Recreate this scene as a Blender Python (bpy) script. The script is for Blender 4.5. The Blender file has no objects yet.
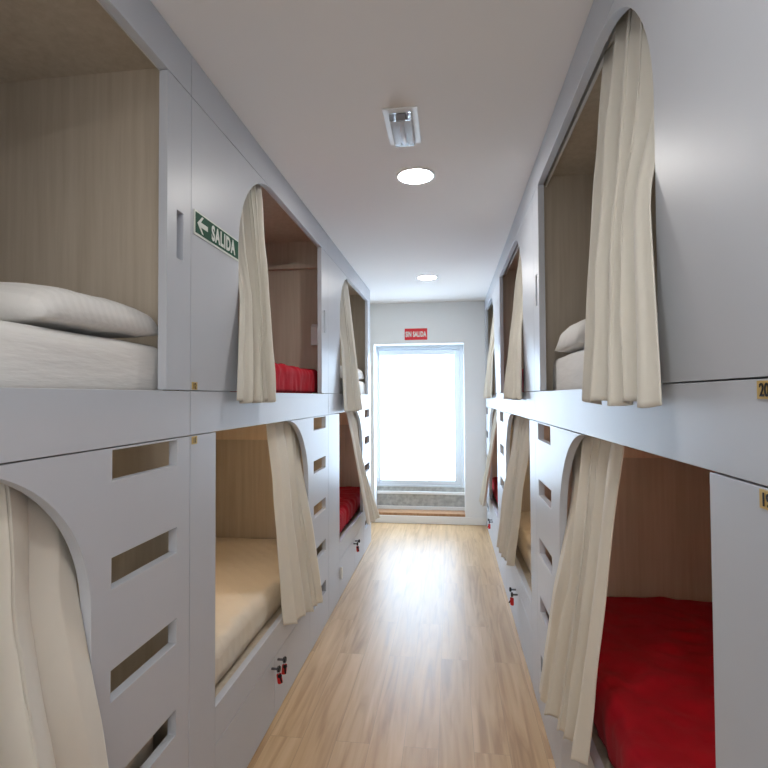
import bpy, bmesh, math, random
from mathutils import Vector, Matrix, noise
from mathutils.geometry import tessellate_polygon
PI = math.pi
C = bpy.context.scene.collection
random.seed(4)

# ------------------------------------------------------------------ dimensions (metres)
XL, XR = -0.888, 0.442            # corridor faces of the two rows
CEIL = 2.816
ZT, ZB = 1.638, 1.483             # top and bottom of the middle band
ZF = 2.668                        # bottom of the top fascia = head of upper openings
TH = 0.030                        # front panel thickness
DEP = 0.97                        # pod depth
YB = 6.50                         # end wall
G = 0.0016                        # half seam

# ------------------------------------------------------------------ materials
def mat(name, base, rough=0.5, spec=0.5, **kw):
    m = bpy.data.materials.new(name); m.use_nodes = True
    b = m.node_tree.nodes['Principled BSDF']
    b.inputs['Base Color'].default_value = (*base, 1)
    b.inputs['Roughness'].default_value = rough
    b.inputs['Specular IOR Level'].default_value = spec
    for k, v in kw.items(): b.inputs[k].default_value = v
    return m
def nodes(m): return m.node_tree.nodes, m.node_tree.links, m.node_tree.nodes['Principled BSDF']
def noise_tex(m, scale, detail=4, vec_scale=(1,1,1), rough=0.55):
    n, l, b = nodes(m)
    tc = n.new('ShaderNodeTexCoord'); mp = n.new('ShaderNodeMapping'); mp.inputs['Scale'].default_value = vec_scale
    t = n.new('ShaderNodeTexNoise'); t.inputs['Scale'].default_value = scale; t.inputs['Detail'].default_value = detail
    t.inputs['Roughness'].default_value = rough
    l.new(tc.outputs['Object'], mp.inputs['Vector']); l.new(mp.outputs['Vector'], t.inputs['Vector'])
    return t
def ramp(m, src, stops):
    n, l, b = nodes(m); r = n.new('ShaderNodeValToRGB')
    while len(r.color_ramp.elements) < len(stops): r.color_ramp.elements.new(0.5)
    for e, (p, c) in zip(r.color_ramp.elements, stops): e.position = p; e.color = (*c, 1)
    l.new(src, r.inputs['Fac']); return r
def bump(m, src, strength, dist):
    n, l, b = nodes(m); u = n.new('ShaderNodeBump'); u.inputs['Strength'].default_value = strength
    u.inputs['Distance'].default_value = dist; l.new(src, u.inputs['Height']); l.new(u.outputs['Normal'], b.inputs['Normal'])

M = {}
M['panel'] = mat('panel_grey_paint', (0.50, 0.525, 0.57), 0.40, 0.42)
t = noise_tex(M['panel'], 3.0, 3); r = ramp(M['panel'], t.outputs['Fac'], [(0.3, (0.545,0.575,0.63)), (0.7, (0.565,0.595,0.65))])
nodes(M['panel'])[1].new(r.outputs['Color'], nodes(M['panel'])[2].inputs['Base Color'])

def wood_mat(name, c0, c1, c2, rough):
    m = mat(name, c1, rough, 0.35); n, l, b = nodes(m)
    t = noise_tex(m, 1.0, 6, (38, 38, 1.6), 0.6)
    r = ramp(m, t.outputs['Fac'], [(0.30, c0), (0.52, c1), (0.75, c2)])
    l.new(r.outputs['Color'], b.inputs['Base Color'])
    bump(m, t.outputs['Fac'], 0.05, 0.002)
    return m
M['wood'] = wood_mat('ash_laminate', (0.55,0.475,0.375), (0.61,0.535,0.435), (0.67,0.595,0.495), 0.5)

M['maple'] = wood_mat('light_maple_board', (0.74,0.60,0.44), (0.80,0.66,0.50), (0.84,0.71,0.56), 0.5)
# floor: oak laminate boards running down the corridor
fm = mat('oak_laminate_floor', (0.55,0.40,0.25), 0.3, 0.5); M['floor'] = fm
nodes(fm)[2].inputs['Coat Weight'].default_value = 0.12; nodes(fm)[2].inputs['Coat Roughness'].default_value = 0.35
n, l, b = nodes(fm)
tc = n.new('ShaderNodeTexCoord'); mp = n.new('ShaderNodeMapping'); mp.inputs['Rotation'].default_value = (0,0,PI/2)
l.new(tc.outputs['Object'], mp.inputs['Vector'])
br = n.new('ShaderNodeTexBrick'); br.offset = 0.37; br.inputs['Scale'].default_value = 1
br.inputs['Brick Width'].default_value = 1.28; br.inputs['Row Height'].default_value = 0.16
br.inputs['Mortar Size'].default_value = 0.0008; br.inputs['Mortar Smooth'].default_value = 0.2; br.inputs['Bias'].default_value = 0
br.inputs['Color1'].default_value = (0.0,0.0,0.0,1); br.inputs['Color2'].default_value = (1,1,1,1); br.inputs['Mortar'].default_value = (0.5,0.5,0.5,1)
l.new(mp.outputs['Vector'], br.inputs['Vector'])
# per board offset of grain
add = n.new('ShaderNodeVectorMath'); add.operation = 'MULTIPLY_ADD'
l.new(br.outputs['Color'], add.inputs[0]); add.inputs[1].default_value = (7.3, 3.1, 5.0); l.new(tc.outputs['Object'], add.inputs[2])
m2 = n.new('ShaderNodeMapping'); m2.inputs['Scale'].default_value = (22, 1.5, 1); l.new(add.outputs[0], m2.inputs['Vector'])
g1 = n.new('ShaderNodeTexNoise'); g1.inputs['Scale'].default_value = 1; g1.inputs['Detail'].default_value = 7; g1.inputs['Distortion'].default_value = 0.9
l.new(m2.outputs['Vector'], g1.inputs['Vector'])
rr = n.new('ShaderNodeValToRGB'); el = rr.color_ramp.elements
el[0].position = 0.30; el[0].color = (0.40,0.235,0.110,1); el[1].position = 0.72; el[1].color = (0.645,0.442,0.245,1)
e = el.new(0.5); e.color = (0.55,0.352,0.182,1)
l.new(g1.outputs['Fac'], rr.inputs['Fac'])
mx = n.new('ShaderNodeMix'); mx.data_type = 'RGBA'; mx.blend_type = 'MULTIPLY'; mx.inputs['Factor'].default_value = 1
r2 = n.new('ShaderNodeValToRGB'); r2.color_ramp.elements[0].color = (0.90,0.89,0.87,1); r2.color_ramp.elements[1].color = (1.0,1.0,1.0,1)
l.new(br.outputs['Color'], r2.inputs['Fac']); l.new(rr.outputs['Color'], mx.inputs['A']); l.new(r2.outputs['Color'], mx.inputs['B'])
mo = n.new('ShaderNodeMix'); mo.data_type = 'RGBA'; l.new(br.outputs['Fac'], mo.inputs['Factor'])
l.new(mx.outputs['Result'], mo.inputs['A']); mo.inputs['B'].default_value = (0.30,0.20,0.11,1)
l.new(mo.outputs['Result'], b.inputs['Base Color'])
r3 = n.new('ShaderNodeMapRange'); r3.inputs['To Min'].default_value = 0.34; r3.inputs['To Max'].default_value = 0.46
l.new(g1.outputs['Fac'], r3.inputs['Value']); l.new(r3.outputs['Result'], b.inputs['Roughness'])
bump(fm, g1.outputs['Fac'], 0.06, 0.002)

M['ceiling'] = mat('ceiling_paint', (0.82,0.79,0.77), 0.85, 0.2)
M['wall'] = mat('white_wall_paint', (0.83,0.85,0.86), 0.8, 0.2)
M['white'] = mat('white_trim', (0.84,0.85,0.85), 0.4)
M['pvc'] = mat('white_door_frame', (0.70,0.75,0.80), 0.35)
M['blackp'] = mat('black_plastic', (0.010,0.010,0.012), 0.5, 0.3)
M['chrome'] = mat('chrome', (0.7,0.7,0.72), 0.2, 0.5, Metallic=1.0)
M['dark_steel'] = mat('dark_steel', (0.16,0.16,0.17), 0.35, 0.5, Metallic=0.8)
M['redtag'] = mat('red_plastic', (0.55,0.01,0.015), 0.35)
M['gold'] = mat('gold_plate', (0.62,0.43,0.13), 0.35, 0.5, Metallic=0.35)
M['green'] = mat('sign_green', (0.004,0.085,0.042), 0.6, 0.15)
M['signwhite'] = mat('sign_white', (0.72,0.78,0.72), 0.5)
M['signred'] = mat('sign_red', (0.70,0.012,0.025), 0.45)
M['stone'] = mat('grey_stone', (0.42,0.43,0.42), 0.4); t = noise_tex(M['stone'], 18, 5)
r = ramp(M['stone'], t.outputs['Fac'], [(0.3,(0.30,0.31,0.30)),(0.7,(0.52,0.53,0.51))]); nodes(M['stone'])[1].new(r.outputs['Color'], nodes(M['stone'])[2].inputs['Base Color'])
M['brown'] = wood_mat('brown_step_wood', (0.33,0.17,0.08), (0.42,0.23,0.12), (0.48,0.28,0.15), 0.4)
M['grey_slot'] = mat('slot_grey', (0.35,0.36,0.37), 0.6)

def fabric(name, c, scale=900, rough=0.9, wr=0.0, wscale=9, vs=(1,1,1), trans=0.0, sheen=0.2):
    m = mat(name, c, rough, 0.15); n, l, b = nodes(m)
    b.inputs['Sheen Weight'].default_value = sheen
    t = noise_tex(m, wscale, 5, vs)
    dk = tuple(x*0.93 for x in c); lt = tuple(min(1, x*1.04) for x in c)
    r = ramp(m, t.outputs['Fac'], [(0.3, dk), (0.7, lt)]); l.new(r.outputs['Color'], b.inputs['Base Color'])
    if wr: bump(m, t.outputs['Fac'], wr, 0.02)
    if trans:
        tr = n.new('ShaderNodeBsdfTranslucent'); l.new(r.outputs['Color'], tr.inputs['Color'])
        ms = n.new('ShaderNodeMixShader'); ms.inputs['Fac'].default_value = trans
        out = n['Material Output']; l.new(b.outputs[0], ms.inputs[1]); l.new(tr.outputs[0], ms.inputs[2]); l.new(ms.outputs[0], out.inputs['Surface'])
    return m
M['curtain'] = fabric('cream_cotton_curtain', (0.84,0.81,0.725), wr=0.12, wscale=5, vs=(1,1,0.4), trans=0.12)
M['sheet'] = fabric('white_cotton_sheet', (0.80,0.79,0.77), wr=0.35, wscale=4, vs=(1,0.8,5))
M['pillow'] = fabric('white_striped_pillowcase', (0.80,0.79,0.77), wr=0.4, wscale=7)
M['red'] = fabric('red_cotton_duvet', (0.43,0.007,0.020), wr=0.35, wscale=7, sheen=0.05)
# bare quilted mattress ticking
M['quilt'] = mat('cream_quilted_ticking', (0.84,0.765,0.64), 0.85, 0.15)
n, l, b = nodes(M['quilt']); tc = n.new('ShaderNodeTexCoord'); mp = n.new('ShaderNodeMapping'); mp.inputs['Rotation'].default_value = (0,0,PI/4)
l.new(tc.outputs['Object'], mp.inputs['Vector']); vo = n.new('ShaderNodeTexVoronoi'); vo.inputs['Scale'].default_value = 13; vo.inputs['Randomness'].default_value = 0.35
l.new(mp.outputs['Vector'], vo.inputs['Vector']); bump(M['quilt'], vo.outputs['Distance'], 0.5, 0.02)
# pillow stripes
n, l, b = nodes(M['pillow']); tc = n.new('ShaderNodeTexCoord'); wv = n.new('ShaderNodeTexWave'); wv.bands_direction = 'Y'; wv.inputs['Scale'].default_value = 11
l.new(tc.outputs['Object'], wv.inputs['Vector']); rp = n.new('ShaderNodeValToRGB'); rp.color_ramp.elements[0].color = (0.785,0.775,0.755,1); rp.color_ramp.elements[1].color = (0.82,0.81,0.79,1)
rp.color_ramp.elements[0].position = .45; rp.color_ramp.elements[1].position = .55
l.new(wv.outputs['Fac'], rp.inputs['Fac']); l.new(rp.outputs['Color'], b.inputs['Base Color'])

def emit(name, col, s):
    m = bpy.data.materials.new(name); m.use_nodes = True; n, l, b = nodes(m)
    b.inputs['Base Color'].default_value = (*col, 1); b.inputs['Emission Color'].default_value = (*col, 1); b.inputs['Emission Strength'].default_value = s
    return m
M['lamp'] = emit('downlight_diffuser', (1.0,0.97,0.93), 85)
M['daylight'] = emit('daylit_frosted_glass', (0.64,0.81,1.0), 7.6)
M['warm3'] = emit('pale_added_light', (1.0,0.9,0.72), 13.0)
M['backlight'] = emit('added_fill_glass', (1.0,0.97,0.93), 3.0)
M['warm1'] = emit('warm_added_light', (1.0,0.76,0.52), 50.0)
M['warm2'] = emit('dim_warm_added_light', (1.0,0.64,0.46), 28.0)
M['tube'] = mat('emergency_tube', (0.85,0.88,0.92), 0.25)
M['clear'] = mat('clear_cover', (0.9,0.9,0.92), 0.08); nodes(M['clear'])[2].inputs['Transmission Weight'].default_value = 0.92; nodes(M['clear'])[2].inputs['IOR'].default_value = 1.25

# ------------------------------------------------------------------ helpers
def obj(name, bm, m, parent=None, origin=None, smooth=False, bevel=0):
    """link a bmesh (world coordinates) as ONE mesh object whose origin is its base or its parent's origin"""
    bmesh.ops.recalc_face_normals(bm, faces=bm.faces)
    if origin is None:
        if parent: origin = parent['_o'] if '_o' in parent else (0,0,0)
        else:
            xs = [v.co for v in bm.verts]
            origin = [(min(c[i] for c in xs)+max(c[i] for c in xs))/2 for i in (0,1)] + [min(c[2] for c in xs)]
    o0 = Vector(origin); 
    for v in bm.verts: v.co -= o0
    me = bpy.data.meshes.new(name); bm.to_mesh(me); bm.free()
    me.materials.append(M[m] if isinstance(m, str) else m)
    if smooth:
        for p in me.polygons: p.use_smooth = True
    o = bpy.data.objects.new(name, me); C.objects.link(o)
    o['_o'] = tuple(o0)
    if parent:
        o.parent = parent; o.location = o0 - Vector(parent['_o'])
    else: o.location = o0
    if bevel:
        bv = o.modifiers.new('edge', 'BEVEL'); bv.width = bevel; bv.segments = 2; bv.limit_method = 'ANGLE'; bv.angle_limit = math.radians(50)
    return o
def empty(name, loc, label, cat, group=None):
    o = bpy.data.objects.new(name, None); C.objects.link(o); o.location = loc; o.empty_display_size = 0.1
    o['_o'] = tuple(loc); return tag(o, label, cat, group)
def tag(o, label, cat, group=None):
    o['label'] = label; o['category'] = cat
    if group: o['group'] = group
    return o
def structure(name, bm, m, bevel=0, parent=None):
    o = obj(name, bm, m, parent, bevel=bevel)
    if not parent: o['kind'] = 'structure'
    return o
def box(bm, x0, x1, y0, y1, z0, z1):
    vs = [bm.verts.new((x, y, z)) for x in (x0, x1) for y in (y0, y1) for z in (z0, z1)]
    for f in ((0,1,3,2),(4,6,7,5),(0,4,5,1),(2,3,7,6),(0,2,6,4),(1,5,7,3)): bm.faces.new([vs[i] for i in f])
def bx(*a):
    bm = bmesh.new(); box(bm, *a); return bm
def rbox(x0, x1, y0, y1, z0, z1, r, seg=4):
    bm = bx(x0, x1, y0, y1, z0, z1)
    bmesh.ops.bevel(bm, geom=bm.edges[:], offset=r, segments=seg, profile=0.5, affect='EDGES'); return bm
def cyl(bm, p, d, r, seg=20, r2=None):
    p = Vector(p); d = Vector(d); q = d.to_track_quat('Z', 'Y').to_matrix(); L = d.length
    if r2 is None: r2 = r
    A = [bm.verts.new(p + q @ Vector((r*math.cos(2*PI*i/seg), r*math.sin(2*PI*i/seg), 0))) for i in range(seg)]
    B = [bm.verts.new(p + q @ Vector((r2*math.cos(2*PI*i/seg), r2*math.sin(2*PI*i/seg), L))) for i in range(seg)]
    for i in range(seg): bm.faces.new((A[i], A[(i+1)%seg], B[(i+1)%seg], B[i]))
    bm.faces.new(A[::-1]); bm.faces.new(B)
def prism(loops, place, w0, w1):
    """flat outline (first loop) with holes (other loops), given thickness w0..w1 through place(a, w, b)"""
    bm = bmesh.new()
    flat = [p for lp in loops for p in lp]
    tri = tessellate_polygon([[Vector((a, b_, 0)) for a, b_ in lp] for lp in loops])
    F = [bm.verts.new(place(a, w0, b_)) for a, b_ in flat]; K = [bm.verts.new(place(a, w1, b_)) for a, b_ in flat]
    for i, j, k in tri:
        try: bm.faces.new((F[i], F[j], F[k])); bm.faces.new((K[k], K[j], K[i]))
        except ValueError: pass
    s = 0
    for lp in loops:
        n_ = len(lp)
        for i in range(n_):
            a, c = s+i, s+(i+1)%n_; bm.faces.new((F[a], F[c], K[c], K[a]))
        s += n_
    bmesh.ops.dissolve_limit(bm, angle_limit=0.001, verts=bm.verts, edges=bm.edges)
    return bm
def rect(a0, a1, b0, b1): return [(a0,b0),(a1,b0),(a1,b1),(a0,b1)]
def lerp(a, b_, t): return a+(b_-a)*t
def text_bm(s, size, sx=1.0, spacing=1.0, bold=0.0):
    cu = bpy.data.curves.new('tmp', 'FONT'); cu.body = s; cu.size = size; cu.align_x = 'CENTER'; cu.align_y = 'CENTER'
    cu.space_character = spacing; cu.extrude = 0.0004; cu.offset = bold
    ob = bpy.data.objects.new('tmp', cu); C.objects.link(ob)
    dg = bpy.context.evaluated_depsgraph_get(); dg.update()
    me = bpy.data.meshes.new_from_object(ob.evaluated_get(dg))
    bm = bmesh.new(); bm.from_mesh(me)
    ys = [v.co.y for v in bm.verts]; xs = [v.co.x for v in bm.verts]
    cx, cy = (min(xs)+max(xs))/2, (min(ys)+max(ys))/2
    for v in bm.verts: v.co.x = (v.co.x-cx)*sx; v.co.y -= cy
    bpy.data.objects.remove(ob); bpy.data.curves.remove(cu); bpy.data.meshes.remove(me)
    return bm
def set_text(bm, org, right, up, nrm):
    o_, r_, u_, n_ = map(Vector, (org, right, up, nrm))
    for v in bm.verts: v.co = o_ + r_*v.co.x + u_*v.co.y + n_*v.co.z
    return bm

# ------------------------------------------------------------------ the setting
structure('floor', bx(-1.95, 1.50, -3.1, 6.9, -0.05, 0), 'floor')
structure('ceiling', bx(-1.95, 1.50, -3.1, 6.9, CEIL, CEIL+0.05), 'ceiling')
structure('wall_left', bx(-1.97, -1.90, -3.1, YB, 0, CEIL), 'wall')
structure('wall_right', bx(1.46, 1.53, -3.1, YB, 0, CEIL), 'wall')
structure('wall_front', prism([rect(-1.97, 1.53, 0, CEIL), rect(-0.85, 0.40, 0.85, 2.45)], lambda a, w, z: (a, -3.02-w, z), 0, 0.08), 'wall')
w1 = structure('added_fill_window', prism([rect(-0.848, 0.398, 0.852, 2.448), rect(-0.79, 0.34, 0.91, 2.39)], lambda a, w, z: (a, -3.03-w, z), 0, 0.06), 'pvc')  # added window, unseen behind the camera; its glowing pane fills the near panels
obj('glass', bx(-0.792, 0.342, -3.065, -3.055, 0.908, 2.392), 'backlight', w1)
structure('wall_near_right', bx(XR, 1.46, -3.02, 0.745, 0, CEIL), 'panel')
structure('wall_near_left', bx(-1.90, XL, -3.02, -0.354, 0, CEIL), 'panel')
DX0, DX1, DZ0, DZ1 = -0.975, 0.178, 0.095, 2.290
structure('wall_back', prism([rect(-1.97, 1.53, 0, CEIL), rect(DX0, DX1, DZ0, DZ1)], lambda a, w, z: (a, YB+w, z), 0, 0.32), 'wall')
bb = bx(-1.90, XR-0.002, YB-0.014, YB-0.0005, 0, 0.093)
structure('baseboard_back', bb, 'white', bevel=0.003)

# door at the end: steps in the wall opening, frame, leaf, glass
DY = YB+0.24
door = obj('door_1', prism([rect(DX0, DX1, 0.42, DZ1), rect(DX0+0.022, DX1-0.045, 0.442, DZ1-0.05)], lambda a, w, z: (a, DY+w, z), 0, 0.07), 'pvc', bevel=0.004)
door['kind'] = 'structure'
lf = [DX0+0.024, DX1-0.047, 0.445, DZ1-0.053]
obj('leaf', prism([rect(*lf), rect(lf[0]+0.026, lf[1]-0.072, lf[2]+0.06, lf[3]-0.045)], lambda a, w, z: (a, DY+0.012+w, z), 0, 0.05), 'pvc', door, bevel=0.004)
obj('glass', bx(lf[0]+0.024, lf[1]-0.070, DY+0.03, DY+0.045, lf[2]+0.058, lf[3]-0.043), 'daylight', door)
bm = bx(lf[0]+0.02, lf[1]-0.06, DY-0.045, DY-0.002, lf[3]-0.075, lf[3]-0.02)
obj('blind_case', bm, 'pvc', door, bevel=0.006)
obj('step_tread', bx(DX0+0.001, DX1-0.001, YB+0.002, DY, DZ0+0.001, 0.128), 'brown', door)
obj('step_base', bx(DX0+0.001, DX1-0.001, DY-0.03, DY+0.06, 0.1285, 0.170), 'white', door)
obj('step_riser', bx(DX0+0.001, DX1-0.001, DY-0.012, DY+0.06, 0.1705, 0.325), 'stone', door)
obj('step_nosing', bx(DX0+0.001, DX1-0.001, DY-0.03, DY+0.06, 0.3255, 0.362), 'white', door, bevel=0.004)
obj('threshold', bx(DX0+0.001, DX1-0.001, DY-0.005, DY+0.06, 0.3625, 0.419), 'stone', door)

# ------------------------------------------------------------------ the bunk pods
def arc(cy, cz, r, a0, a1, n_=24):
    return [(cy+r*math.cos(lerp(a0, a1, i/n_)), cz+r*math.sin(lerp(a0, a1, i/n_))) for i in range(n_+1)]
ROUND = 0.41
def make_pod(side, y0, L, label, plates=None, end_gap=0.165, arch_up=0.40, arch_low=1.47, post=0.194, shelf=False, fill=0, tall_handle=False, knobs=True, mid=0.85):
    sg = -1 if side == 'L' else 1
    xf = XL if side == 'L' else XR
    P = lambda y, w, z: (xf+sg*w, y0+y, z)
    def B(a0, a1, w0, w1, z0, z1):
        xa, xb = sorted((xf+sg*w0, xf+sg*w1)); return bx(xa, xb, y0+a0, y0+a1, z0, z1)
    pod = empty('bunk_pod', (xf+sg*DEP/2, y0+L/2, 0), label, 'bunk bed', 'grey two storey bunk pods')
    pod['_p'] = 0
    zh = ZF-G
    # fronts
    obj('top_fascia', B(G, L-G, 0, TH, ZF+G, CEIL-0.002), 'panel', pod, bevel=0.0012)
    c = (arch_up+ROUND, zh-ROUND)
    out = [(G, ZT+G), (arch_up, ZT+G)] + arc(c[0], c[1], ROUND, PI, PI/2)[0:] + [(G, zh)]
    obj('upper_arch_panel', prism([out], P, 0, TH), 'panel', pod, bevel=0.0012)
    e0 = L-end_gap
    hz = 2.075, 2.235; hy = e0+0.058, e0+0.100
    ep = obj('upper_end_panel', prism([rect(e0, L-G, ZT+G, zh), rect(hy[0], hy[1], *hz)], P, 0, TH), 'panel', pod, bevel=0.0012)
    obj('grip_recess', B(hy[0]-0.004, hy[1]+0.004, TH+0.001, TH+0.006, hz[0]-0.005, hz[1]+0.005), 'panel', ep)
    obj('middle_band', B(G, L-G, 0, TH, ZB+G, ZT-G), 'panel', pod, bevel=0.0012)
    obj('lower_post', B(G, post, 0, TH, 0.002, ZB-G), 'panel', pod, bevel=0.0012)
    sl0, sl1 = L-0.405, L-0.082
    c = (arch_low-ROUND, ZB-G-ROUND)
    zlow = 0.305
    db = arch_low+0.03
    out = [(db+G, 0.002), (L-G, 0.002), (L-G, ZB-G)] + arc(c[0], c[1], ROUND, PI/2, 0) + [(arch_low, zlow), (db+G, zlow)]
    holes = [rect(sl0, sl1, z-0.082, z) for z in (ZB-G-0.006, 1.192, 0.898, 0.605, 0.313)]
    obj('ladder_panel', prism([out]+holes, P, 0, TH), 'panel', pod, bevel=0.0012)
    obj('sill_board', B(post+G, arch_low-G, 0, TH, 0.305+G, 0.445), 'panel', pod, bevel=0.0012)
    for k, (a0, a1) in enumerate(((post+G, mid-G), (mid+G, db-G))):
        d = obj('locker_door', B(a0, a1, 0, 0.018, 0.006, 0.305-G), 'panel', pod, bevel=0.0012)
        ky = mid+(-0.045 if k == 0 else 0.045)
        if knobs:
            bm = bmesh.new(); cyl(bm, P(ky, -0.0005, 0.270), (-sg*0.030, 0, 0), 0.006, 16)
            lk = obj('lock_barrel', bm, 'dark_steel', d, smooth=True)
            bm = bmesh.new(); cyl(bm, P(ky, -0.0305, 0.270), (-sg*0.014, 0, 0), 0.0145, 20)
            obj('lock_knob', bm, 'blackp', lk, bevel=0.003)
        if tall_handle and k == 0:
            bm = bmesh.new(); x_a = xf-sg*0.0005
            xa, xb = sorted((x_a, xf-sg*0.02)); box(bm, xa, xb, y0+0.385, y0+0.405, 0.150, 0.245)
            obj('door_handle', bm, 'white', d, bevel=0.004)
    # carcass
    T = 0.018
    obj('near_partition', B(0.0008, T, TH+0.0008, DEP, 0.002, CEIL-0.004), 'wood', pod)
    obj('far_partition', B(L-T, L-0.0008, TH+0.0008, DEP, 0.002, CEIL-0.004), 'wood', pod)
    obj('back_panel', B(T, L-T, DEP-0.015, DEP, 0.002, CEIL-0.004), 'wood', pod)
    obj('roof_board', B(T, L-T, TH+0.0008, DEP-0.015, 2.768, 2.786), 'wood', pod)
    obj('upper_deck', B(T, L-T, TH+0.0008, DEP-0.015, 1.55, 1.60), 'wood', pod)
    obj('seam_strip', B(T, arch_up-0.012, TH+0.0008, TH+0.0045, 1.6005, ZT+0.02), 'panel', pod)
    obj('lower_deck', B(T, L-T, TH+0.0008, DEP-0.015, 0.385, 0.405), 'wood', pod)
    obj('bearer_board', B(L-T-0.045, L-T-0.0005, TH+0.004, DEP-0.016, 1.302, 1.5495), 'maple', pod)
    obj('curtain_rail', B(T, L-T, 0.060, 0.072, 2.712, 2.7675), 'white', pod)
    obj('curtain_rail', B(T, L-T-0.046, 0.060, 0.072, 1.525, 1.5495), 'white', pod)
    if shelf: obj('wall_batten', B(L-T-0.035, L-T-0.0005, TH+0.004, DEP-0.016, 2.560, 2.588), 'wood', pod)
    if fill:  # added lamp hidden from the camera, lifts the dark lower bunk
        rl = obj('added_fill_light', B(0.40, 0.90, DEP-0.050, DEP-0.0155, 1.40, 1.44), 'white', pod, bevel=0.004)
        obj('diffuser', B(0.41, 0.89, DEP-0.056, DEP-0.0505, 1.405, 1.435), 'warm%d' % fill, rl)
    # numbers
    if plates:
        for num, z0, z1, in plates:
            yc = 0.0275 if side == 'L' else 0.030
            pw = 0.036; zc = (z0+z1)/2
            pl = obj('number_plate', B(yc-pw/2, yc+pw/2, -0.0022, -0.0002, z0, z1), 'gold', pod)
            right = (0, 1, 0) if side == 'L' else (0, -1, 0)
            tb = set_text(text_bm(num, 0.027, 0.85, 1.0, 0.0004), P(yc, -0.0028, zc), right, (0,0,1), (-sg, 0, 0))
            obj('digits', tb, 'blackp', pl)
    return P, sg

pods = {}
pods['L1'] = make_pod('L', -0.350, 2.0, 'nearest grey bunk pod on the left, white bed in its square-cornered upper opening', end_gap=0.150, arch_low=1.52, fill=3)
pods['L2'] = make_pod('L', 1.650, 2.0, 'middle grey bunk pod of the left row with green exit sign, plates 12 and 11', plates=[('12', 1.640+0.002, 1.668), ('11', 1.452, 1.479)], end_gap=0.19, shelf=True, fill=1)
pods['L3'] = make_pod('L', 3.650, 2.0, 'farthest grey bunk pod of the left row, beside the bright doorway', tall_handle=True, end_gap=0.175, post=0.37, mid=1.0, fill=2)
pods['R1'] = make_pod('R', 0.749, 2.0, 'nearest grey bunk pod on the right, plates 20 and 19, dark red lower bed', plates=[('20', 1.608, 1.634), ('19', 1.452, 1.479)], end_gap=0.165, arch_low=1.43, fill=2)
pods['R2'] = make_pod('R', 2.749, 2.0, 'grey bunk pod in the middle of the right row with one red key tag', end_gap=0.185, arch_low=1.45, fill=1)
pods['R3'] = make_pod('R', 4.749, 1.748, 'farthest grey bunk pod of the right row, against the white end wall', end_gap=0.16, arch_low=1.20, fill=2)
LEN = dict(L1=2.0, L2=2.0, L3=2.0, R1=2.0, R2=2.0, R3=1.748)

# ------------------------------------------------------------------ bedding
def noise3(x, y, z): return noise.noise(Vector((x, y, z)))
def mattress(pk, level, m, label, front=0.075, h=0.185):
    P, sg = pods[pk]; L = LEN[pk]
    z0 = 1.6005 if level == 'up' else 0.4055
    z1 = z0+h
    a = P(0.045, front, z0); b_ = P(L-0.055, 0.935, z1)
    xa, xb = sorted((a[0], b_[0]))
    bm = rbox(xa, xb, a[1], b_[1], z0, z1, 0.045, 4)
    bmesh.ops.subdivide_edges(bm, edges=[e for e in bm.edges if e.calc_length() > 0.3], cuts=24, use_grid_fill=True)
    for v in bm.verts:
        k = noise3(v.co.x*5, v.co.y*4, v.co.z*9)
        if v.co.z > z0+0.02: v.co.z += 0.006*k
        v.co.x += 0.004*noise3(v.co.y*3, v.co.z*16, 3)
    o = obj('mattress', bm, m, smooth=True)
    return tag(o, label, 'mattress', 'mattresses in the pods'), z1
def duvet(pk, level, top, label, front=0.075, y_in=(0.030, 0.030), drop=0.115, seed=1):
    P, sg = pods[pk]; L = LEN[pk]
    bm = bmesh.new(); th = 0.05
    w_f, w_b = front-0.038, 0.930
    R0 = 0.045; zl_ = top-drop
    path = [(w_b, top+0.012, 0.0, (0, 0)), (w_b, top+0.034, 0.6, (0, 1))]
    for i in range(1, 41): path.append((lerp(w_b, w_f+R0, i/40), top+0.034, 1.0, (0, 1)))
    for i in range(1, 9):
        a = i/8*PI/2; path.append((w_f+R0-R0*math.sin(a), top+0.034-R0+R0*math.cos(a), max(0.3, 1-i/9), (-math.sin(a), math.cos(a))))
    for i in range(1, 9): path.append((w_f, lerp(top+0.034-R0, zl_, i/8), 0.3, (-1, 0)))
    w_i = front-0.014
    path.append((lerp(w_f, w_i, 0.5), zl_-0.006, 0, (0, 0)))
    path.append((w_i, zl_, 0, (0, 0)))
    path.append((w_i, top-0.02, 0, (0, 0)))
    path.append((w_i+0.012, top+0.012, 0, (0, 0)))
    path.append((lerp(w_i, w_b, 0.5), top+0.012, 0, (0, 0)))
    ny = 110; rows = []
    for w, z, k, nn in path:
        row = []
        for j in range(ny+1):
            y = lerp(y_in[0], L-y_in[1], j/ny); ed = min(j, ny-j)/ny
            h = 0.030*abs(noise3(w*3+seed, y*2.2, seed)) + 0.018*abs(noise3(w*7, y*8, seed+5)) + 0.009*noise3(w*13, y*20+z*6, seed)
            h = h*k + ((0.012*noise3(y*13+0.4*math.sin(z*20), z*4, seed+2)+0.005*noise3(y*31, z*6, seed)) if nn[0] < -0.3 else 0)
            rnd = -0.016*max(0, 1-ed/0.03)**2*max(0.0, k)
            row.append(bm.verts.new(P(y, w+nn[0]*max(-0.008, min(h, 0.016)), z+nn[1]*h+rnd)))
        rows.append(row)
    for a, c in zip(rows, rows[1:]+rows[:1]):
        for j in range(ny): bm.faces.new((a[j], a[j+1], c[j+1], c[j]))
    bmesh.ops.holes_fill(bm, edges=[e for e in bm.edges if e.is_boundary])
    o = obj('duvet', bm, 'red', smooth=True)
    return tag(o, label, 'duvet', 'red duvets')
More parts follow.
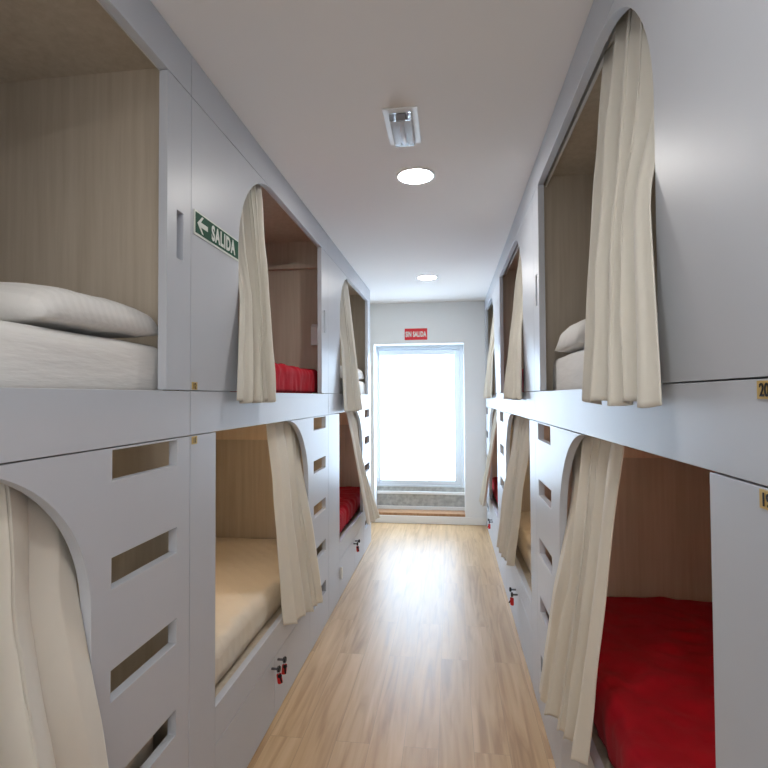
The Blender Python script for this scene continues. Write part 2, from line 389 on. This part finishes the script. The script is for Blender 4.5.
def pillow(pk, level, top, yc, wc, lw, ly, h, label, tilt=0.0, rot=0.0, seed=0):
    """lw along the pod depth, ly along the corridor"""
    P, sg = pods[pk]; bm = bmesh.new(); n_ = 34
    def surf(u, v, s):
        k = max(0.0, (1-abs(u)**4.5))*max(0.0, (1-abs(v)**4.5))
        sq = 1-0.07*(1-abs(v)**2)*0  # outline
        zz = (h*0.86*k**0.33) if s > 0 else -h*0.14*k**0.45
        zz += 0.006*noise3(u*4+seed, v*4, s*3)*k**0.4
        pin = 1-0.06*(u*u)*(1-v*v); pin2 = 1-0.06*(v*v)*(1-u*u)
        return u*lw/2*pin2*1.0, v*ly/2*pin, zz
    ct, st = math.cos(tilt), math.sin(tilt); cr, sr = math.cos(rot), math.sin(rot)
    def pl(p):
        w, y, z = p; w, y = w*cr-y*sr, w*sr+y*cr
        y, z = y*ct-z*st, y*st+z*ct
        return w, y, z
    pts = {}; lo = 9
    grid = [(i, j, s) for s in (1, -1) for i in range(n_+1) for j in range(n_+1)]
    raw = {k: pl(surf(-1+2*k[0]/n_, -1+2*k[1]/n_, k[2])) for k in grid}
    lo = min(p[2] for p in raw.values())
    vs = {}
    for k in grid:
        i, j, s = k
        if s == -1 and (i in (0, n_) or j in (0, n_)): vs[k] = vs[(i, j, 1)]; continue
        w, y, z = raw[k]; vs[k] = bm.verts.new(P(yc+y, wc+w, top+0.004+z-lo))
    for s in (1, -1):
        for i in range(n_):
            for j in range(n_): bm.faces.new((vs[(i,j,s)], vs[(i+1,j,s)], vs[(i+1,j+1,s)], vs[(i,j+1,s)]))
    return tag(obj('pillow', bm, 'pillow', smooth=True), label, 'pillow', 'white pillows')

_, zt1 = mattress('L1', 'up', 'sheet', 'white-sheeted mattress in the upper opening nearest on the left', h=0.185, front=0.045)
pillow('L1', 'up', zt1, 1.66, 0.470, 0.86, 0.50, 0.125, 'striped white pillow on the nearest upper bed on the left', tilt=0.03, seed=2)
mattress('L1', 'low', 'quilt', 'bare mattress behind the ladder slots of the nearest lower left bunk')
_, zt2 = mattress('L2', 'up', 'red', 'red-covered mattress under the red duvet in the upper bunk beside the green exit sign', front=0.095, h=0.165)
duvet('L2', 'up', zt2, 'bright red duvet in the upper bunk beside the green exit sign', seed=3, front=0.095)
mattress('L2', 'low', 'quilt', 'bare cream quilted mattress in the lower left bunk under plate 11')
_, zt3 = mattress('L3', 'up', 'sheet', 'white-sheeted mattress in the farthest upper left bunk, by the doorway', front=0.036)
pillow('L3', 'up', zt3, 1.70, 0.385, 0.68, 0.44, 0.15, 'white pillow in the farthest upper left bunk, by the doorway', seed=5)
_, zl = mattress('L3', 'low', 'red', 'red-covered mattress under the red duvet of the farthest lower left bunk', front=0.095, h=0.165)
duvet('L3', 'low', zl, 'red duvet in the farthest lower left bunk, seen past its curtain', seed=6, front=0.095)
_, zr = mattress('R1', 'up', 'sheet', 'white-sheeted mattress behind the big curtain in the upper bunk over plate 19', h=0.205)
pillow('R1', 'up', zr, 1.62, 0.40, 0.66, 0.46, 0.15, 'white pillow on the nearest upper right bed, behind the big curtain', seed=8)
_, zr = mattress('R1', 'low', 'red', 'red-covered mattress under the dark red duvet of the bunk at plate 19', front=0.095, h=0.165)
duvet('R1', 'low', zr, 'large dark red duvet on the lower right bunk below plate 19', seed=9, front=0.095)
_, zr = mattress('R2', 'up', 'red', 'red-covered mattress under the red duvet of the middle upper right bunk', front=0.095, h=0.165)
duvet('R2', 'up', zr, 'red duvet just showing beside the curtain of the middle upper right bunk', seed=11, front=0.095)
mattress('R2', 'low', 'quilt', 'bare cream mattress in the middle lower right bunk, above a red key tag')
_, zr = mattress('R3', 'low', 'red', 'red-covered mattress under the red duvet of the farthest lower right bunk', front=0.095, h=0.165)
duvet('R3', 'low', zr, 'red duvet in the farthest lower right bunk, by the end wall', seed=13, front=0.095)

# ------------------------------------------------------------------ curtains
def spl(keys, z):
    """piecewise smooth interpolation over keys sorted by decreasing z: (z, values...)"""
    if z >= keys[0][0]: return keys[0][1:]
    for a, b_ in zip(keys, keys[1:]):
        if z >= b_[0]:
            t = (a[0]-z)/(a[0]-b_[0]); t2 = t
            return tuple(lerp(p, q, t2) for p, q in zip(a[1:], b_[1:]))
    return keys[-1][1:]
def curtain(pk, keys, label, folds=6, hem=(0, 0), amp=(0.014, 0.030), seed=0, sharp=0.6, arch='near'):
    """keys: (z, depth w of the cloth, near edge y, far edge y); hem: extra height of the hem at the near and far edge"""
    P, sg = pods[pk]; bm = bmesh.new(); ns, nt = 130, 90
    ztop, zbot = keys[0][0], keys[-1][0]; rows = []
    for i in range(nt+1):
        t = i/nt; row = []
        for j in range(ns+1):
            s = j/ns
            zz = lerp(ztop, zbot+lerp(hem[0], hem[1], s)+0.006*math.sin(s*19+seed), t)
            acc = [spl(keys, zz+dz) for dz in (-0.045, -0.022, 0, 0.022, 0.045)]
            w, ya, yb = (sum(a_[q] for a_ in acc)/5 for q in range(3))
            d_arch = s if arch == 'near' else 1-s
            k = min(1.0, d_arch/0.55); k = k*k*(3-2*k)
            wl_ = lerp(keys[0][1], keys[-1][1], ((ztop-zz)/(ztop-zbot))**0.9)
            w = lerp(w, wl_, k)
            A = lerp(amp[0], amp[1], t)*(0.12+0.88*min(1.0, d_arch/0.16))
            ph = folds*2*PI*(s+0.035*math.sin(s*9+seed)+0.010*math.sin(1.3*t+seed+s*4)) + seed
            f = math.sin(ph); f = math.copysign(abs(f)**sharp, f)*(0.75+0.25*math.sin(s*13+seed*2))
            f += 0.22*noise3(s*7+seed, t*1.2, seed)
            y = lerp(ya, yb, s) + (yb-ya)/folds*0.16*math.sin(2*ph+0.7)*0.5*(1-abs(2*s-1)**6)
            ww = w + A*f + 0.006*noise3(s*5, t*5, seed+9)*min(1.0, d_arch/0.16)
            row.append(bm.verts.new(P(y, ww, zz)))
        rows.append(row)
    for a, c in zip(rows, rows[1:]):
        for j in range(ns): bm.faces.new((a[j], a[j+1], c[j+1], c[j]))
    o = obj('curtain', bm, 'curtain', smooth=True)
    sd = o.modifiers.new('thickness', 'SOLIDIFY'); sd.thickness = 0.003
    return tag(o, label, 'curtain', 'cream bunk curtains')
def up_keys(top, bot, hem_z=1.595, wout=-0.055, au=0.40):
    """upper curtain: behind the panel at the top, out through the arch, over the band at the bottom; the free edge falls straight"""
    zt_ = 2.709; f = lambda z: lerp(top[1], bot[1], (zt_-z)/(zt_-hem_z))
    return [(zt_, 0.066, top[0], f(zt_)), (2.32, 0.050, au+0.012, f(2.32)), (2.26, 0.040, au+0.006, f(2.26)), (2.06, -0.010, au+0.003, f(2.06)),
            (1.98, -0.018, lerp(au, bot[0], 0.15), f(1.98)), (hem_z, wout, bot[0], bot[1])]
def low_keys(top, bot, hem_z, wout=-0.05, al=1.47):
    zt_ = 1.523; f = lambda z: lerp(top[0], bot[0], (zt_-z)/(zt_-hem_z))
    return [(zt_, 0.066, f(zt_), top[1]), (1.24, 0.058, f(1.24), al+0.02), (1.16, 0.044, f(1.16), al-0.003), (0.90, -0.010, f(0.90), al-0.003),
            (0.82, -0.018, f(0.82), lerp(al, bot[1], 0.15)), (hem_z, wout, f(hem_z), bot[1])]

curtain('L2', up_keys((0.43, 0.80), (0.27, 0.66)), 'cream curtain beside the green exit sign, gathered over the arch edge', folds=6, seed=1)
curtain('L3', up_keys((0.43, 1.02), (0.32, 1.09), hem_z=1.49), 'long cream curtain of the farthest upper left bunk, hem over the band', folds=6, seed=2)
curtain('R1', up_keys((0.43, 0.99), (0.245, 0.83)), 'widest upper cream curtain, at the nearest right bunk above plate 19', folds=5, amp=(0.014, 0.030), seed=3, sharp=0.8)
curtain('R2', up_keys((0.43, 0.80), (0.26, 0.94), wout=-0.04), 'cream curtain of the middle upper right bunk beside a sliver of red', folds=6, seed=4)
curtain('R3', up_keys((0.43, 0.80), (0.32, 1.30), wout=-0.04), 'cream curtain of the farthest upper right bunk, next to the end wall', folds=6, seed=5)
curtain('L1', low_keys((0.70, 1.53), (0.78, 1.60), 0.29, al=1.52), 'cream curtain in the nearest lower left arch, at the photo edge', folds=5, amp=(0.015, 0.030), hem=(0.12, 0), seed=6, sharp=0.85, arch='far')
curtain('L2', low_keys((0.925, 1.50), (0.96, 1.63), 0.29), 'cream curtain of the lower left bunk with the bare cream mattress', folds=5, hem=(0.12, 0), seed=7, sharp=0.85, arch='far')
curtain('L3', low_keys((0.90, 1.50), (1.10, 1.80), 0.30, wout=-0.13), 'cream curtain in front of the red bed farthest down the left row', folds=5, hem=(0.11, 0.03), seed=8, arch='far')
curtain('R1', low_keys((0.80, 1.46), (0.94, 1.68), 0.255, al=1.43), 'long cream curtain in front of the dark red lower right bed', folds=5, hem=(0.215, 0), seed=9, sharp=0.8, arch='far')
curtain('R2', low_keys((0.46, 1.48), (0.86, 1.69), 0.34, al=1.45), 'cream curtain of the middle lower right bunk above the red key tag', folds=7, hem=(0.12, 0), seed=10, arch='far')
curtain('R3', low_keys((0.55, 1.23), (0.95, 1.45), 0.36, wout=-0.09, al=1.20), 'cream curtain of the farthest lower right bunk, next to the end wall', folds=6, hem=(0.05, 0), seed=11, arch='far')

# ------------------------------------------------------------------ keys in the locker locks
def key_tag(pk, y, label, tilt=0.0, front=False):
    P, sg = pods[pk]
    zc = 0.270; w = -0.0375
    k = empty('locker_key', P(y, w, zc-0.075), label, 'key', 'locker keys with red tags')
    bm = bmesh.new(); n_ = 24                                   # ring round the lock knob
    R, rr_ = 0.0185, 0.0014
    cy, cz = y, zc-0.0025
    rows = []
    for i in range(n_):
        a = 2*PI*i/n_; row = []
        for j in range(6):
            b_ = 2*PI*j/6; rad = R+rr_*math.cos(b_)
            row.append(bm.verts.new(P(cy+rad*math.cos(a), w+rr_*math.sin(b_), cz+rad*math.sin(a))))
        rows.append(row)
    for i in range(n_):
        for j in range(6): bm.faces.new((rows[i][j], rows[(i+1)%n_][j], rows[(i+1)%n_][(j+1)%6], rows[i][(j+1)%6]))
    obj('ring', bm, 'dark_steel', k, smooth=True)
    top = cz-R
    def rot(p): 
        a, b_ = p; return (y+a*math.cos(tilt)-b_*math.sin(tilt), top+a*math.sin(tilt)+b_*math.cos(tilt))
    out = [(-0.010, 0.000), (0.010, 0.000), (0.0125, -0.006), (0.0125, -0.046), (0.008, -0.052), (-0.008, -0.052), (-0.0125, -0.046), (-0.0125, -0.006)]
    sa, ca = math.sin(math.radians(62)), math.cos(math.radians(62))
    def turned(off):
        return lambda yy, ww, zz: P(y+(yy-y)*ca-ww*sa, w+off-(yy-y)*sa-ww*ca, zz)
    obj('tag', prism([[rot(p) for p in out]], turned(0), -0.0025, 0.0025), 'redtag', k, bevel=0.001)
    out = [(-0.009, -0.003), (0.009, -0.003), (0.0105, -0.014), (0.004, -0.021), (0.004, -0.047), (0.001, -0.05), (-0.004, -0.044), (-0.004, -0.021), (-0.0105, -0.014)]
    t2 = tilt+(0.15 if front else 0.5)
    def rot2(p):
        a, b_ = p; return (y+a*math.cos(t2)-b_*math.sin(t2), top+a*math.sin(t2)+b_*math.cos(t2))
    obj('key', prism([[rot2(p) for p in out]], turned(0), *((0.0035, 0.0065) if front else (-0.0065, -0.0035))), 'blackp', k)
key_tag('L2', 0.805, 'key with red tag on the nearer lock below the bare cream left mattress', tilt=0.15, front=True)
key_tag('L2', 0.895, 'key with red tag on the farther lock below the bare cream left mattress', tilt=-0.1, front=True)
key_tag('L3', 1.0-0.045, 'key with red tag on the lockers below the far left red bed', tilt=0.1, front=True)
key_tag('R2', 0.85-0.045, 'single red-tagged key on the lockers of the middle right pod', tilt=0.0)
key_tag('R3', 0.85-0.045, 'red-tagged key on the farthest right locker, by the end wall', tilt=0.0)

# ------------------------------------------------------------------ signs
ys, zs = 1.666, 2.189
sx = XL+0.0008
sign = empty('exit_sign', (sx, ys+0.1875, zs), 'green SALIDA sign with white arrow on the left bunk panel', 'sign')
obj('backing', bx(sx, sx+0.003, ys, ys+0.375, zs, zs+0.088), 'signwhite', sign)
obj('face', bx(sx+0.0032, sx+0.0040, ys+0.007, ys+0.370, zs+0.008, zs+0.082), 'green', sign)
tb = set_text(text_bm('SALIDA', 0.076, 0.74, 1.16, 0.0030), (sx+0.0048, ys+0.232, zs+0.045), (0,1,0), (0,0,1), (1,0,0)); obj('lettering', tb, 'signwhite', sign)
ar = [(0.000,0.000),(0.034,0.031),(0.046,0.031),(0.026,0.009),(0.078,0.009),(0.078,-0.009),(0.026,-0.009),(0.046,-0.031),(0.034,-0.031)]
obj('arrow', prism([[(ys+0.018+a, zs+0.045+b_) for a, b_ in ar]], lambda a, w, z: (sx+0.0045+w, a, z), 0, 0.0006), 'signwhite', sign)
rx0, rx1, rz0, rz1 = -0.572, -0.283, 2.340, 2.487
yy = YB-0.0008
rs = empty('no_exit_sign', ((rx0+rx1)/2, yy, rz0), 'red sign reading SIN SALIDA on the wall above the end door', 'sign')
obj('face', bx(rx0, rx1, yy-0.003, yy, rz0, rz1), 'signred', rs)
tb = set_text(text_bm('SIN SALIDA', 0.092, 0.53, 1.08, 0.0036), ((rx0+rx1)/2, yy-0.0038, (rz0+rz1)/2), (1,0,0), (0,0,1), (0,-1,0)); obj('lettering', tb, 'signwhite', rs)

# ------------------------------------------------------------------ ceiling lights
def downlight(x, y, label):
    d = empty('downlight', (x, y, CEIL-0.012), label, 'ceiling light', 'round recessed ceiling lights')
    bm = bmesh.new(); n_ = 48; prof = [(0.092, 0.0), (0.094, -0.006), (0.103, -0.006), (0.108, -0.0006), (0.092, -0.0006)]
    rows = [[bm.verts.new((x+r_*math.cos(2*PI*i/n_), y+r_*math.sin(2*PI*i/n_), CEIL+z-0.0004)) for r_, z in prof[:-1]] for i in range(n_)]
    for i in range(n_):
        for j in range(3): bm.faces.new((rows[i][j], rows[(i+1)%n_][j], rows[(i+1)%n_][j+1], rows[i][j+1]))
    obj('trim_ring', bm, 'white', d, smooth=True)
    bm = bmesh.new(); cyl(bm, (x, y, CEIL-0.0045), (0,0,0.004), 0.0915, 48); obj('diffuser', bm, 'lamp', d)
downlight(-0.176, 2.737, 'round ceiling downlight just beyond the emergency light')
downlight(-0.218, 5.109, 'round ceiling downlight farthest off, near the end wall')
downlight(-0.176, 0.365, 'round ceiling downlight nearest the camera, above the first left bunk')
downlight(-0.14, -1.90, 'added round ceiling downlight for fill, unseen behind the camera')  # extra lamp out of view, added to brighten the near end
ex, ey = -0.198, 2.225
em = empty('emergency_light', (ex, ey, CEIL-0.05), 'rectangular emergency light with clear cover on the ceiling', 'emergency light')
obj('base_plate', bx(ex-0.074, ex+0.074, ey-0.155, ey+0.145, CEIL-0.006, CEIL-0.0006), 'white', em, bevel=0.002)
bm = bmesh.new()
vs = [bm.verts.new((ex+sx_*(0.046 if z < 0 else 0.050), ey-0.005+sy_*(0.115 if z < 0 else 0.122), CEIL-0.0065+z)) for z in (0, -0.032) for sx_, sy_ in ((-1,-1),(1,-1),(1,1),(-1,1))]
for f in ((0,1,2,3),(7,6,5,4),(0,4,5,1),(1,5,6,2),(2,6,7,3),(3,7,4,0)): bm.faces.new([vs[i] for i in f])
obj('clear_cover', bm, 'clear', em, bevel=0.005)
bm = bmesh.new(); cyl(bm, (ex, ey-0.105, CEIL-0.0225), (0, 0.20, 0), 0.010, 16); obj('tube', bm, 'tube', em, smooth=True)
obj('end_holder', bx(ex-0.02, ex+0.02, ey+0.097, ey+0.105, CEIL-0.034, CEIL-0.008), 'grey_slot', em)
obj('end_holder', bx(ex-0.02, ex+0.02, ey-0.115, ey-0.1055, CEIL-0.034, CEIL-0.008), 'grey_slot', em)

# small white wall light inside the pod beside the red bedding
P, sg = pods['L2']
wl = empty('wall_light', P(1.96, 0.08, 1.99), 'small white wall light above the red bed beside the exit sign', 'wall light')
obj('mount', bx(-0.888-0.10, -0.888-0.06, 1.65+1.962, 1.65+1.981, 2.02, 2.11), 'white', wl, bevel=0.003)
bm = prism([[(1.90, 1.985), (1.9615, 2.00), (1.9615, 2.135), (1.925, 2.145), (1.90, 2.12)]], P, 0.045, 0.105)
obj('shade', bm, 'white', wl, bevel=0.006)

# ------------------------------------------------------------------ light, camera
w = bpy.data.worlds.new('world'); bpy.context.scene.world = w; w.use_nodes = True
w.node_tree.nodes['Background'].inputs['Color'].default_value = (0.8,0.9,1,1); w.node_tree.nodes['Background'].inputs['Strength'].default_value = 0.4
cd = bpy.data.cameras.new('camera'); cam = bpy.data.objects.new('camera', cd); C.objects.link(cam)
cd.sensor_width = 36; cd.lens = 507.6/768*36; cd.clip_start = 0.02
cam.matrix_world = Matrix.Translation((0, 0, 1.614)) @ Matrix.Rotation(0.1292, 4, 'Z') @ Matrix.Rotation(PI/2+0.0249, 4, 'X') @ Matrix.Rotation(-0.0052, 4, 'Z')
sc = bpy.context.scene; sc.camera = cam
sc.view_settings.view_transform = 'Standard'; sc.view_settings.look = 'None'; sc.view_settings.gamma = 1; sc.view_settings.exposure = 0.44
sc.view_settings.use_curve_mapping = False
for o in sc.objects:
    for k in ('_o', '_p'):
        if k in o: del o[k]
